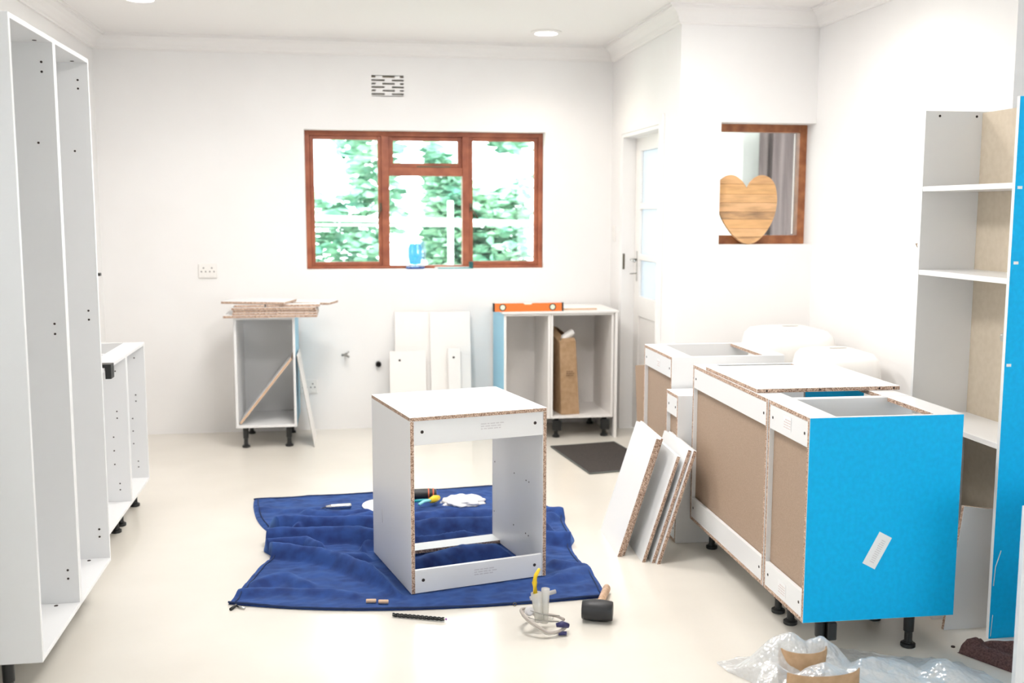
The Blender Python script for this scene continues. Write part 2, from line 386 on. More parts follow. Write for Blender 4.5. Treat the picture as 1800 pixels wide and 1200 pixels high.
box('strike_plate', (1.936, 7.2225, 1.14), (1.95, 7.225, 1.25), M['brass'], dr, bev=0)
# ---------------- room seen beyond the small window and door
struct('wall_far_room_back', (2.3, 9.2, 0), (3.1, 9.4, Z), M['wall'])
wf = empty('wall_far_room'); wf['kind'] = 'structure'
box('wall_panel', (3.38, 9.2, 0), (5.2, 9.4, Z), M['wall'], wf, bev=0)
box('wall_panel', (3.1, 9.2, 2.1), (3.38, 9.4, Z), M['wall'], wf, bev=0)
box('wall_panel', (3.1, 9.2, 0), (3.38, 9.4, .9), M['wall'], wf, bev=0)
box('wall_panel', (5.0, 6.16, 0), (5.2, 9.2, Z), M['wall'], wf, bev=0)
w3 = empty('window_3'); w3['kind'] = 'structure'
for lo, hi in (((3.1, 9.22, .9), (3.14, 9.27, 2.1)), ((3.34, 9.22, .9), (3.38, 9.27, 2.1)), ((3.14, 9.22, 2.06), (3.34, 9.27, 2.1)), ((3.14, 9.22, .9), (3.34, 9.27, .94)), ((3.14, 9.22, 1.45), (3.34, 9.27, 1.48))):
    box('frame_bar', lo, hi, M['plastic'], w3, bev=0)
box('glass_pane', (3.14, 9.24, 1.48), (3.34, 9.245, 2.06), M['frost'], w3, bev=0); box('glass_pane', (3.14, 9.24, .94), (3.34, 9.245, 1.45), M['glass'], w3, bev=0)
box('white_trim', (3.46, 9.17, 0), (3.56, 9.2, 2.2), M['plastic'], wf, bev=0)
def curtain(x0, x1, y, z0, z1, n, label):
    bm = bmesh.new(); k = n*8; front = []; 
    for s in (0, 1):
        front.append([[bm.verts.new((x0+(x1-x0)*i/k, y+.018*math.sin(i*2*math.pi/8)+s*.004, z)) for i in range(k+1)] for z in (z0, z1)])
    for s in (0, 1):
        for i in range(k): bm.faces.new((front[s][0][i], front[s][0][i+1], front[s][1][i+1], front[s][1][i]))
    return tag(fin(bm, 'curtain', M['curtain'], None, True), label, 'curtain')
curtain(3.62, 3.80, 8.95, .02, 2.27, 2, 'mauve curtain hanging beside the bright far window, seen through the small brown window')
curtain(3.70, 4.75, 8.84, .02, 2.24, 8, 'dark brown curtain at the right of the far room, seen through the small brown window')
area('far_room_fill', (3.4, 7.6, 2.65), (0, 0, 0), .8, .8, 6, (.9, .95, 1))  # added fill lamp with no fixture, brightens the far room
# ---------------- garden
g = struct('ground', (-14, 7.75, -.4), (14, 24, -.3), M['soil'])
def hedge(name, x0, x1, y, z0, z1, n, label):
    rnd = random.Random(int(x0*10)); bm = bmesh.new()
    # woody core hidden by leaves
    for i in range(n):
        x = rnd.uniform(x0, x1); z = rnd.uniform(z0, z1); yy = y+rnd.uniform(-.35, .35)+.25*math.sin(x*2.3+z)
        if noise.noise(Vector((x*1.1, z*1.3, 9.1))) < -.28+.5*max(0, (z-1.6)/2.2): continue
        s = rnd.uniform(.06, .13); R = Matrix.Rotation(rnd.uniform(0, 6.3), 3, 'Z') @ Matrix.Rotation(rnd.uniform(0, 3.1), 3, 'X')
        pts = [(-s, 0, 0), (-s*.3, s*.38, .01), (s*.5, s*.3, .01), (s, 0, -.01), (s*.5, -s*.3, .01), (-s*.3, -s*.38, .01)]
        bm.faces.new([bm.verts.new(Vector((x, yy, z))+R @ Vector(p)) for p in pts])
    o = fin(bm, 'foliage', M['leaf']); return o
for i, (a, b, yy, zt) in enumerate([(-1.6, .64, 11.6, 3.4), (.90, 2.02, 11.9, 2.9), (2.28, 5.0, 12.0, 2.8)]):
    e = empty('garden_shrub', ((a+b)/2, yy, -.3), 0, ['tall leafy green hedge behind left pane of the wooden window', 'leafy green shrub behind middle pane of the wooden window', 'leafy green shrub behind right pane of the wooden window'][i], 'shrub')
    f = hedge('f', a, b, yy, -.2, zt, 5200, ''); f['kind'] = 'stuff'; f.parent = e; f.matrix_parent_inverse = e.matrix_world.inverted()
    f.location = (-(a+b)/2, -yy, .3)
    tube('stem', [(0, 0, 0), (.05, 0, .8), (0, .05, 1.6)], .04, M['handle'], e, 8)
rl = empty('garden_railing', (0, 10.6, -.3), 0, 'white rail on post running across the garden outside the wooden window', 'railing')
tube('top_rail', [(-2, 0, 1.82), (3.6, 0, 1.68)], .028, M['rail'], rl); tube('lower_rail', [(-2, 0, 1.72), (1.4, 0, 1.70)], .012, M['rail'], rl)
box('post', (1.03, -.03, 0), (1.085, .03, 1.95), M['rail'], rl)
# ---------------- downlights
for i, (x, y, lb) in enumerate([(-1.08, 6.2, 'round recessed ceiling downlight above the left cabinets'), (1.32, 6.92, 'round recessed ceiling downlight near the door corner'), (2.25, 4.75, 'round recessed ceiling downlight close to right wall')]):
    e = empty('ceiling_downlight', (x, y, 2.68), 0, lb, 'downlight', None)
    lathe('trim_ring', [(.075, .006), (.075, .02), (.1, .02), (.1, .014), (.075, .006)], M['plastic'], e, 28)
    lathe('lamp_face', [(0, .012), (.075, .012), (.075, .018), (0, .018)], M['lamp'], e, 28)
    l = bpy.data.lights.new('downlight_beam', 'SPOT'); l.energy = (7, 10, 16)[i]; l.spot_size = 2.5; l.spot_blend = .9; l.shadow_soft_size = .06; l.color = (1, .88, .76)
    lo = bpy.data.objects.new('downlight_beam', l); COL.objects.link(lo); lo.location = (x, y, 2.66)
# ================================================================= CABINETS
# tall wall units at left: open front faces +X
def tall(y0, w_, label):
    e = cabinet('tall_cabinet', (-.95, y0, 0), math.pi/2, w_, .57, .14, 2.112, label, group='tall open cabinets at left', top='solid', back='white', backrails=False, legy=.12)
    return e
for y0, w_, lb, near in ((3.335, .493, 'tall white open cabinet nearest the camera at the left edge', 1), (3.83, .49, 'second tall white open cabinet, farther from the camera', 0)):
    e = tall(y0, w_, lb)
    del e['group']
    x = w_-T-.0008  # far side panel inner face
    for yy, zz in ((.038, 2.032), (.038, 2.0), (.06, 1.766), (.038, 1.153), (.038, 1.118), (.036, .276), (.036, .245)):
        disc('pin_hole', .004, (x, yy, zz), 'x', e)
    disc('screw_hole', .007, (w_-.04, .075, .14+T+.0005), 'z', e); disc('screw_hole', .007, (w_-.06, .045, 2.112-T-.0005), 'z', e)
# low units at left
for y0, w_, lb in ((4.69, .545, 'low white open base cabinet behind the tall cabinets, nearer one'), (5.237, .465, 'low white open base cabinet at far end of left row')):
    e = cabinet('base_cabinet', (-1.04, y0, 0), math.pi/2, w_, .56, .125, .86, lb, back='white', backrails=False, legy=.07)
    x = w_-T-.0008
    for yy, zz in ((.05, .78), (.05, .585), (.05, .552), (.07, .46), (.07, .393), (.07, .326), (.05, .231), (.05, .2)):
        disc('pin_hole', .0035, (x, yy, zz), 'x', e)
    disc('screw_hole', .006, (w_*.75, .1, .125+T), 'z', e)
# black bracket and wood stick
br = empty('hanging_bracket', (-1.09, 4.80, .861), 0, 'black plastic bracket on the front rail of low left cabinet', 'bracket')
box('bracket_body', (-.0, -.03, .0), (.077, .03, .014), M['black'], br); box('bracket_arm', (.03, -.03, -.05), (.055, .03, .0), M['black'], br).location = (.022, 0, 0)
st = empty('wooden_batten', (-1.3, 5.82, 0), 0, 'thin brown wooden batten with dark top standing behind low left cabinets', 'batten')
box('batten_body', (0, 0, 0), (.012, .03, 1.20), M['woodb'], st); box('batten_cap', (-.004, -.004, 1.20), (.03, .034, 1.215), M['black'], st)
# panel sliver bottom left
board('white_sheet', (-1.52, 3.24, 0), (-1.148, 3.256, 1.0), 'white upright panel at the very left edge, in front of tall cabinet', M['cream'])
# back-left cabinet
bl = cabinet('base_cabinet', (-.712, 6.94, 0), 0, .388, .54, .138, .862, 'white base cabinet on black legs under the stack of boards', back='white', backrails=False, right=M['bluehaze'])
dg = board('white_board', (0, 0, 0), (.54, .3, .016), 'white board leaning diagonally inside the cabinet under the board stack', M['white'], {'-y': M['pine'], '+x': M['pine'], '-x': M['chip']}, (-.682, 6.97, .157), (0, -math.radians(51.5), 0))
board('thin_board', (-.004, 0, 0), (0, .4, .62), 'thin white board leaning against right side of the cabinet under the board stack', M['white'], {'-y': M['brass'], '+x': M['cream']}, (-.212, 6.92, 0), (0, -math.radians(9.4), 0))
# stack of boards
CH = {'-y': M['chip'], '-x': M['chip'], '+x': M['chip']}
st = [((-.768, 6.88), (.59, .42), 0, 'bottom white chipboard plank of the stack, jutting out left'),
      ((-.712, 6.885), (.535, .38), .0, 'second chipboard plank from the bottom of the stack'),
      ((-.708, 6.888), (.53, .37), .006, 'third chipboard plank from the bottom of the stack'),
      ((-.716, 6.884), (.53, .37), -.008, 'fourth chipboard plank of the stack, below the skewed ones')]
z = .8635
for (x, y), (a, b), r, lb in st:
    board('chipboard_plank', (0, 0, 0), (a, b, T), lb, M['white'], CH, (x, y, z), (0, 0, r)); z += T+.0005
board('chipboard_plank', (0, 0, 0), (.55, .20, T), 'skewed white plank on top of stack, sticking out to the right', M['white'], CH, (-.63, 7.16, z+.001), (0, .0, -.28))
board('chipboard_plank', (0, 0, 0), (.42, .26, T), 'skewed white plank on top of stack, sticking out to the left', M['white'], CH, (-.79, 6.99, z+T+.0015), (0, 0, -.26))
board('chipboard_plank', (0, 0, 0), (.19, .09, T), 'short chipboard offcut at front left of stack under the skewed planks', M['white'], CH, (-.70, 6.905, z+.0), (0, 0, .0))
board('chipboard_plank', (0, 0, 0), (.34, .1, T), 'small chipboard plank at front right of stack', M['white'], CH, (-.50, 6.90, z+.0), (0, 0, .02))
# back-right cabinets and end panel
r1 = cabinet('base_cabinet', (1.05, 6.95, 0), 0, .318, .53, .14, .862, 'white open base cabinet with blue left side under the spirit level', mt=M['cream'], top='solid', back='white', backrails=False, left=M['bluehaze'])
r2_ = cabinet('base_cabinet', (1.37, 6.95, 0), 0, .438, .53, .14, .862, 'white open base cabinet holding the cardboard box', mt=M['cream'], top='solid', back='white', backrails=False, clips=True, legx=.05)
board('end_panel', (1.812, 6.93, 0), (1.83, 7.48, .862), 'white floor-length end panel beside the cabinet holding cardboard box', M['cream'])
board('cover_board', (1.035, 6.93, .863), (1.835, 7.45, .876), 'long white board covering both cabinets under the spirit level', M['cream'])
board('thin_board', (1.35, 7.0, .8765), (1.70, 7.3, .89), 'small thin board with brown edge lying right of the spirit level', M['cream'], {'-y': M['pine']})
# spirit level
lv = empty('spirit_level', (.975, 6.945, .8765), .0, 'orange spirit level lying on edge on the far white cabinets', 'spirit level')
prism('level_body', [(.012, 0), (.468, 0), (.468, .056), (.27, .056), (.262, .046), (.214, .046), (.206, .056), (.012, .056)], 0, .022, M['orange'], lv)
box('end_cap', (0, -.001, -.0), (.012, .023, .058), M['black'], lv); box('end_cap', (.468, -.001, -.0), (.48, .023, .058), M['black'], lv)
for x in (.065, .405):
    lathe('vial_ring', [(.017, 0), (.023, 0), (.023, .028), (.017, .028), (.017, 0)], M['black'], lv, 20, (x, .025, .029), (math.pi/2, 0, 0))
    lathe('vial', [(0, .002), (.017, .002), (.017, .026), (0, .026)], mat('vial_liquid', (.85, .95, .75), .2), lv, 20, (x, .025, .029), (math.pi/2, 0, 0))
lathe('top_vial', [(0, 0), (.006, .002), (.006, .044), (0, .046)], mat('top_vial_liquid', (.9, .95, .75), .2), lv, 12, (.215, .011, .049), (0, math.pi/2, 0))
# cardboard box in the cabinet
cb = empty('cardboard_box', (1.40, 6.985, .158), 0, 'tall narrow brown cardboard box with open flaps inside the far white cabinet', 'box')
def slab(name, pts, mt, parent, th=.004):
    """flat polygon given thickness along its normal"""
    bm = bmesh.new(); f = bm.faces.new([bm.verts.new(p) for p in pts]); bm.normal_update(); n = f.normal.copy()
    r = bmesh.ops.extrude_face_region(bm, geom=[f]); bmesh.ops.translate(bm, verts=[v for v in r['geom'] if isinstance(v, bmesh.types.BMVert)], vec=n*th)
    bmesh.ops.recalc_face_normals(bm, faces=bm.faces); return fin(bm, name, mt, parent)
A = [Vector(v) for v in ((.055, .0, 0), (.185, .02, 0), (.135, .40, 0), (.004, .38, 0))]   # bottom corners near-left, near-right, far-right, far-left
Tt = [v+Vector((-.03, .0, h)) for v, h in zip(A, (.50, .50, .56, .60))]
Tt[0] += Vector((.015, 0, 0)); 
for i, n in enumerate(('front_wall', 'side_wall', 'rear_wall', 'side_wall')):
    j = (i+1) % 4; slab(n, [A[i], A[j], Tt[j], Tt[i]], M['card'], cb, -.004)
slab('base', [v+Vector((0, 0, .001)) for v in A], M['card'], cb)
slab('flap', [Tt[0], Tt[1], Tt[1]+Vector((.0, .05, .02)), Tt[0]+Vector((.02, .05, .02))], M['card'], cb)
slab('flap', [Tt[3], Tt[0], Tt[0]+Vector((.02, .05, .045)), Tt[3]+Vector((.03, -.04, .03))], M['card'], cb)
text_lines('printing', cb, (.085, -.006, .27), .06, .04, 'y', mat('brown_ink', (.15, .08, .04), .8), 3, 5)
tb = empty('white_tube', (1.515, 7.06, .70), 0, 'white tube poking out of the cardboard box', 'tube')
lathe('tube_body', [(0, 0), (.02, 0), (.024, .01), (.024, .09), (.018, .1), (0, .1)], M['plastic'], tb, 14, (-.05, 0, -.03), (0, 1.0, 0))
lathe('tube_cap', [(0, 0), (.018, 0), (.018, .02), (0, .02)], M['teal'], tb, 14, (-.068, 0, -.041), (0, 1.0, 0))
# boards leaning on back wall
def lean(x0, x1, yb, h, label, th=T, dots=(), mt=None, tilt=.16, z=0):
    e = board('leaning_board', (0, 0, 0), (x1-x0, th, h), label, mt or M['cream'], {'+z': M['pine']}, (x0, yb, z), (-tilt, 0, 0))
    for dx, dz in dots: disc('screw_hole', .008, (dx, -.0004, dz), 'y', e)
    return e
lean(.345, .60, 7.34, .845, 'tall white board leaning on far wall, left of the pair')
lean(.592, .878, 7.315, .845, 'tall white board leaning on far wall, right of the pair')
lean(.302, .556, 7.285, .575, 'short white board with a dark hole leaning in front of the left tall board', dots=((.07, .51),))
lean(.712, .80, 7.275, .59, 'short narrow white board with hole leaning in front of the right tall board', dots=((.04, .525),))
# sockets, switch, pipes
def socket(x, z, w_, label, face='y', double=True, pos=None):
    e = empty('wall_socket', (x, 7.5, z), 0, label, 'socket')
    box('face_plate', (0, -.012, 0), (w_, 0, .1), M['plastic'], e, bev=.003)
    for k in range(2 if double else 1):
        cx = w_*(.28+.44*k) if double else w_/2
        for dx, dz in ((0, .07), (-.014, .045), (.014, .045)): disc('pin_slot', .0045, (cx+dx, -.0125, dz), 'y', e)
        box('rocker', (cx-.012, -.016, .006), (cx+.012, -.012, .022), M['plastic'], e, bev=.001)
    return e
socket(-.99, 1.083, .125, 'double white power socket on far wall above the board stack')
socket(-.325, .262, .125, 'white power socket low on far wall behind the leaning thin board')
e = empty('wall_socket', (2.755, 4.69, .78), -math.pi/2, 'pale power socket on right wall beside the tall shelf unit', 'socket')
e.rotation_euler = (0, 0, math.pi/2)
box('face_plate', (-.05, 0, -.03), (.04, .012, .08), mat('beige_plate', (.72, .55, .45), .5), e, bev=.002).location = (0, 0, 0)
box('rocker', (-.02, .012, .0), (.02, .016, .04), M['plastic'], e, bev=.001)
e = empty('light_switch', (1.92, 7.40, 1.33), 0, 'slim white light switch on wall left of the glazed door', 'switch')
box('switch_plate', (-.008, -.035, 0), (0, .035, .11), M['plastic'], e, bev=.002); box('rocker', (-.012, -.01, .04), (-.008, .01, .07), M['plastic'], e, bev=.001)
tp = empty('tap_fitting', (0, 7.5, .54), 0, 'small metal tap fitting sticking out of the far wall', 'tap')
tube('pipe', [(0, 0, 0), (0, -.06, 0)], .009, M['dull'], tp); tube('valve', [(-.03, -.06, .0), (.0, -.06, .0), (.022, -.07, -.015)], .008, M['dull'], tp); tube('lever', [(0, -.06, 0), (.02, -.075, .025)], .006, M['steel'], tp)
pp = empty('waste_pipe', (.228, 7.5, .463), 0, 'black open waste pipe end in far wall', 'pipe')
lathe('pipe_ring', [(.012, 0), (.012, .03), (.02, .03), (.02, 0)], M['black'], pp, 20, (0, 0, 0), (math.pi/2, 0, 0)); lathe('pipe_hole', [(0, .005), (.0125, .005), (.0125, .008), (0, .008)], M['dark'], pp, 20, (0, 0, 0), (math.pi/2, 0, 0))
wr = empty('loose_wires', (2.755, 4.72, 1.36), 0, 'loose thin wires poking out of the right wall', 'wire')
tube('wire', [(0, .06, .03), (-.02, .03, .02), (-.015, -.0, -.005), (-.03, -.03, -.01)], .0025, M['pine'], wr, 6)
tube('wire', [(0, .05, .03), (-.03, .02, .03), (-.03, -.01, .0)], .002, M['brass'], wr, 6)
# ================================================================= SILL THINGS
j = empty('glass_vase', (.50, 7.548, WZ0), 0, 'clear glass vase with bright cyan pattern on the window sill', 'vase')
lathe('vase_glass', [(.0, 0), (.06, 0), (.074, .03), (.08, .11), (.076, .19), (.068, .2), (.07, .19), (.074, .11), (.068, .035), (0, .02)], M['jar'], j, 28)
lathe('cyan_core', [(0, .03), (.04, .035), (.05, .09), (.05, .15), (.038, .18), (0, .184)], glassy('cyan_glass', (.15, .75, 1), .04, .1, .6, (.05, .72, 1)), j, 20)
lathe('dark_base', [(0, .0), (.066, .0), (.07, .016), (0, .018)], mat('dark_blue_glass', (.03, .08, .3), .2), j, 24)
j.scale = (.98, .55, .98)
t2 = empty('sill_tool', (.64, 7.545, WZ0), 0, 'thin white bar with dark teal clip lying on the window sill', 'tool')
tube('bar', [(0, 0, .007), (.25, 0, .007)], .007, M['plastic'], t2); tube('lower_bar', [(.02, -.014, .004), (.26, -.012, .004)], .004, M['teal'], t2)
box('clip', (.245, -.012, .0), (.275, .012, .05), mat('dark_teal', (.01, .1, .1), .4), t2, bev=.004)
# heart
hp = []
for i in range(64):
    t = 2*math.pi*i/64
    x = 16*math.sin(t)**3; y = 13*math.cos(t)-5*math.cos(2*t)-2*math.cos(3*t)-math.cos(4*t)
    # blunt, egg shaped heart
    hp.append((x/16*.187*(1-.0*y), y))
ymin = min(p[1] for p in hp); ymax = max(p[1] for p in hp)
outline = []
# right lobe outline hand shaped (half width .187, height .425)
half = [(0, .335), (.022, .372), (.06, .405), (.10, .415), (.145, .40), (.176, .36), (.187, .30), (.184, .235), (.165, .165), (.13, .10), (.085, .045), (.04, .012), (0, 0)]
def smooth_line(p, n=4):
    out = []
    for i in range(len(p)-1):
        p0 = Vector(p[max(i-1, 0)]); p1 = Vector(p[i]); p2 = Vector(p[i+1]); p3 = Vector(p[min(i+2, len(p)-1)])
        for q in range(n):
            t = q/n; out.append(tuple(.5*((2*p1)+(-p0+p2)*t+(2*p0-5*p1+4*p2-p3)*t*t+(-p0+3*p1-3*p2+p3)*t**3)))
    out.append(p[-1]); return out
hr = smooth_line(half)
def wid(z, side):  # interval(s) at height z
    pts = [x for (x, zz), (x2, z2) in zip(hr, hr[1:]) if (zz-z)*(z2-z) <= 0]
    return pts
ht = empty('wooden_heart', (2.374, 5.99, HZ0), 0, 'heart-shaped board of pale pine planks leaning in the small window', 'heart')
ht.rotation_euler = (-.16, 0, 0)
cuts = [0, .045, .095, .15, .195, .25, .30, .36, .42]
for n in range(len(cuts)-1):
    z0, z1 = cuts[n]+(.0008 if n else 0), cuts[n+1]-.0008
    full = [(x, zz) for x, zz in hr]+[(-x, zz) for x, zz in reversed(hr[1:-1])]
    bm = bmesh.new(); f = bm.faces.new([bm.verts.new((x, 0, zz)) for x, zz in full])
    r = bmesh.ops.extrude_face_region(bm, geom=[f]); bmesh.ops.translate(bm, verts=[v for v in r['geom'] if isinstance(v, bmesh.types.BMVert)], vec=(0, .018, 0))
    bmesh.ops.triangulate(bm, faces=bm.faces)
    for zz, nn in ((z0, (0, 0, -1)), (z1, (0, 0, 1))):
        res = bmesh.ops.bisect_plane(bm, geom=bm.verts[:]+bm.edges[:]+bm.faces[:], plane_co=(0, 0, zz), plane_no=nn, clear_outer=True)
        ed = [e_ for e_ in res['geom_cut'] if isinstance(e_, bmesh.types.BMEdge)]
        if ed:
            try: bmesh.ops.holes_fill(bm, edges=ed)
            except Exception: pass
    bmesh.ops.recalc_face_normals(bm, faces=bm.faces)
    if not bm.faces: bm.free(); continue
    c1, c2 = [((.34, .19, .09), (.74, .44, .21)), ((.6, .36, .17), (.78, .47, .24)), ((.62, .36, .16), (.76, .44, .2)), ((.26, .16, .09), (.6, .36, .18)), ((.5, .3, .15), (.76, .46, .24)), ((.55, .32, .15), (.77, .46, .22)), ((.6, .34, .15), (.76, .45, .2)), ((.6, .34, .16), (.78, .46, .22))][n]
    fin(bm, 'plank', speck(mat('pine_plank', (.6, .4, .2), .65), c1, c2, 6, .32, .6, stretch=(1, 1, 6), detail=7), ht)
# ================================================================= ISLAND CABINETS (backs to the left)
IR = math.pi/2-.0171
ia = cabinet('base_cabinet', (2.101, 3.288, 0), IR, .365, .559, .13, .85, 'base cabinet with bright blue side panel on black legs', left=M['blue'], clips='back', legy=.135, legyb=.09)
# cabinet front faces +X: leg with clip sits at the back-left in the photograph
ib = cabinet('base_cabinet', (2.107, 3.660, 0), IR, .90, .559, .13, .85, 'wide white base cabinet with large brown hardboard back', legy=.09)
ic = cabinet('base_cabinet', (2.108, 4.815, 0), IR, .50, .565, .13, .85, 'white base cabinet behind the wide one, beside the grey door wall', legy=.09)
idd = cabinet('narrow_cabinet', (1.985, 4.60, 0), IR, .19, .478, 0, .70, 'narrow white cabinet standing straight on the floor between larger cabinets', top='solid', legs=False)
# stamps and stickers
for e, ww in ((ia, .365),):
    for zz in (.775, .165):
        pl = box('sticker', (ww*.52-.035, .5585, zz-.005), (ww*.52+.035, .5592, zz+.045), M['paper'], e, bev=0)
        text_lines('printing', pl, (ww*.52-.03, .5596, zz), .06, .038, 'y', M['ink2'], 4, 3)
pl = box('sticker', (.2, .5645, .77), (.26, .5652, .81), M['paper'], ic, bev=0); text_lines('printing', pl, (.205, .5656, .773), .05, .03, 'y', M['ink2'], 3, 8)
# sticker on the blue panel : panel local x=0 plane ; local y runs from 0 (right) to d (left)
sk = box('sticker', (-.0008, -.026, -.062), (-.0001, .026, .062), M['paper'], ia, bev=0); sk.location = (0, .297, .378); sk.rotation_euler = (math.radians(28), 0, 0); sk['label'] = 'white tilted sticker'
text_lines('printing', sk, (-.0012, -.012, -.045), .02, .09, 'x', M['ink'], 12, 4)
board('chipboard_board', (0, 0, 0), (.585, .60, T), 'square white panel lying loose on top of the wide cabinet', M['cream'], CH, (1.553, 3.792, .8505), (0, 0, -.012))
for x in (.045, .29, .53): 
    pass
bo = [o for o in bpy.data.objects if o.name.startswith('chipboard_board')][0]
for x in (.04, .255, .5, .56): disc('dowel_hole', .004, (x, -.0004, .008), 'y', bo)
board('blue_board', (1.80, 3.90, .146), (2.05, 3.916, .832), 'blue filmed board standing inside the wide cabinet under the loose panel', M['blue'], {'-x': M['white']})
# hardboard sheet leaning on the grey wall
board('hardboard_sheet', (0, 0, 0), (.1, .004, .62), 'brown hardboard sheet standing against far end of the island cabinets', M['hard'], None, (1.752, 6.1, 0), (-.03, -.04, -.05))
# leaning boards in front of narrow cabinet
th = math.radians(19)
def lb_(xb, yb, yl, h, label, ang=th, tk=T):
    e = board('leaning_plank', (0, 0, 0), (tk, yl, h), label, M['white'], {'-y': M['chip']}, (xb, yb, 0.0+tk*math.sin(ang)*0), (0, ang, -.05))
    return e
lb_(1.19, 4.46, .40, .565, 'left-most white chipboard plank leaning in the group of planks', math.radians(17.5), .022)
lb_(1.216, 4.475, .40, .562, 'second white chipboard plank, right behind the left-most one', math.radians(17.5), .012)
lb_(1.278, 4.37, .36, .50, 'third white chipboard plank, the shortest in the leaning group', math.radians(17.5))
lb_(1.318, 4.355, .42, .53, 'fourth white chipboard plank, second from right in leaning group', math.radians(17))
lb_(1.336, 4.335, .42, .53, 'right-most white chipboard plank touching the narrow cabinet', math.radians(17))
# white tubs in the corner
def tub(x, y, z, a, b, h, label, rz):
    e = empty('plastic_tub', (x, y, 0), rz, label, 'tub', None)
    bm = bmesh.new(); n = 48; rings = []
    prof = [(.93, 0), (.95, .3), (1.0, .55), (1.0, h-.16), (.985, h-.09), (.93, h-.04), (.82, h-.012), (.6, h), (.25, h+.004)]
    prof = [(s, zz) for s, zz in prof if zz <= h+.01]
    for s, zz in prof:
        ring = []
        for i in range(n):
            t = 2*math.pi*i/n; c, s_ = math.cos(t), math.sin(t); q = 4.5
            rr = (abs(c)**q+abs(s_)**q)**(-1/q)
            ring.append(bm.verts.new((a*s*rr*c, b*s*rr*s_, zz)))
        rings.append(ring)
    for r0, r1 in zip(rings, rings[1:]):
        for i in range(n): bm.faces.new((r0[i], r0[(i+1) % n], r1[(i+1) % n], r1[i]))
    bm.faces.new(rings[-1]); bm.faces.new(rings[0])
    bmesh.ops.recalc_face_normals(bm, faces=bm.faces)
    fin(bm, 'tub_shell', M['plastic'], e, True)
    lathe('grip_recess', [(0, 0), (.045, 0), (.05, .002), (.0, .003)], mat('recess_grey', (.55, .53, .5), .6), e, 24, (0.02, .02, h+.0045)).scale = (1, .35, 1)
    return e
tub(2.45, 5.56, 0, .22, .24, .90, 'large white rounded plastic tub in the corner, farther one', 0)
tub(2.49, 5.05, 0, .18, .22, .84, 'large white rounded plastic tub near right wall, nearer one', 0)
# ================================================================= TALL SHELF UNIT AT RIGHT
tw = empty('shelf_unit', (2.29, 3.36, 0), 0, 'tall white shelf unit with blue outer side at right edge', 'shelf unit')
TW, TD, TH = .61, .6, 1.935
s = box('side_panel', (0, 0, 0), (TD, T, TH), M['white'], tw, {'-y': M['blue']}); s['label'] = 'side panel under blue film'
box('side_panel', (0, TW-T, 0), (TD, TW, TH+.005), M['white'], tw)
box('back_panel', (.245, T, .0), (.25, TW-T, TH), speck(mat('beige_back', (.62, .52, .40), .7), (.60, .51, .39), (.64, .55, .43), 40), tw, bev=0)
for zz in (1.622, 1.29, .70): box('shelf', (.002, T, zz), (.245, TW-T, zz+.02), M['white'], tw, {'-x': M['cream']})
for x in (.06, .22): disc('pin_hole', .005, (x, TW-T-.0005, TH-.015), 'y', tw)
kn = lathe('glass_knob', [(0, 0), (.008, 0), (.008, .008), (.016, .014), (.018, .022), (.01, .03), (0, .03)], M['jar'], tw, 12, (.02, T, 1.10), (-math.pi/2, 0, 0))
for zz, x0 in ((1.62, .01), (1.36, .012), (1.0, .008)):
    c = box('film_nick', (x0, -.0008, zz), (x0+.018, -.0001, zz+.01), M['paper'], tw, bev=0)
tube('film_scratch', [(.03, -.0006, .33), (.012, -.0006, .27), (.008, -.0006, .20)], .0016, M['paper'], tw, 6)
tube('film_scratch', [(.012, -.0006, .09), (.008, -.0006, .01)], .0012, M['paper'], tw, 6)
board('drawer_front', (0, 0, 0), (.2, T, .47), 'white board with chipboard top edge standing at foot of shelf unit', M['white'], {'+z': M['chip'], '-x': M['chip']}, (2.175, 3.46, .0), (-.04, .145, 0))
board('floor_plank', (2.19, 3.56, .0), (2.285, 3.95, .016), 'white plank lying on floor in front of shelf unit', M['white'])
board('white_sheet', (2.103, 2.935, 0), (2.75, 2.953, .62), 'white panel standing at the bottom right corner of the picture', M['white'])
# ================================================================= CENTRAL CABINET (open carcass on the rug)
CA = .2353; W_, D_, H_ = .591, .578, .72
cc = empty('cabinet_carcass', (.244, 4.091, .014), CA, 'open white chipboard cabinet carcass standing upside down on the blue cloth', 'cabinet')
ED = {'-y': M['chip'], '+z': M['white'], '-z': M['chip']}
box('side_panel', (0, 0, 0), (T, D_, H_-T), M['white'], cc, ED); box('side_panel', (W_-T, 0, 0), (W_, D_, H_-T), M['white'], cc, ED)
box('top_panel', (0, 0, H_-T), (W_, D_, H_), M['white'], cc, {'-y': M['chip'], '-x': M['chip'], '+x': M['chip']})
for z0, z1 in ((H_-T-.098, H_-T-.0005), (.0, .095)):
    rl_ = box('back_rail', (T+.0005, .004, z0), (W_-T-.0005, .004+T, z1), M['white'], cc)
    for x in (T+.035, W_-T-.035): disc('screw_hole', .0068, (x, .004, (z0+z1)/2+.004), 'y', rl_)
    text_lines('stamp', rl_, (.30 if z0 > .3 else .27, .0032, (z0+z1)/2-.005), .1, .03, 'y', M['ink'], 3, 2 if z0 > .3 else 6)
box('front_rail', (T+.0005, D_-.1, 0), (W_-T-.0005, D_, T), M['white'], cc, {'-y': M['chip']})
for yy, zz in ((.544, .372), (.31, .372), (.176, .371), (.145, .371), (.552, .134), (.316, .134), (.18, .134), (.149, .132)): disc('pin_hole', .0028, (W_-T-.0008, yy, zz), 'x', cc)
scr = tube('scuff', [(-.0003, .42, .18), (-.0003, .43, .24)], .0015, M['ink'], cc, 6)
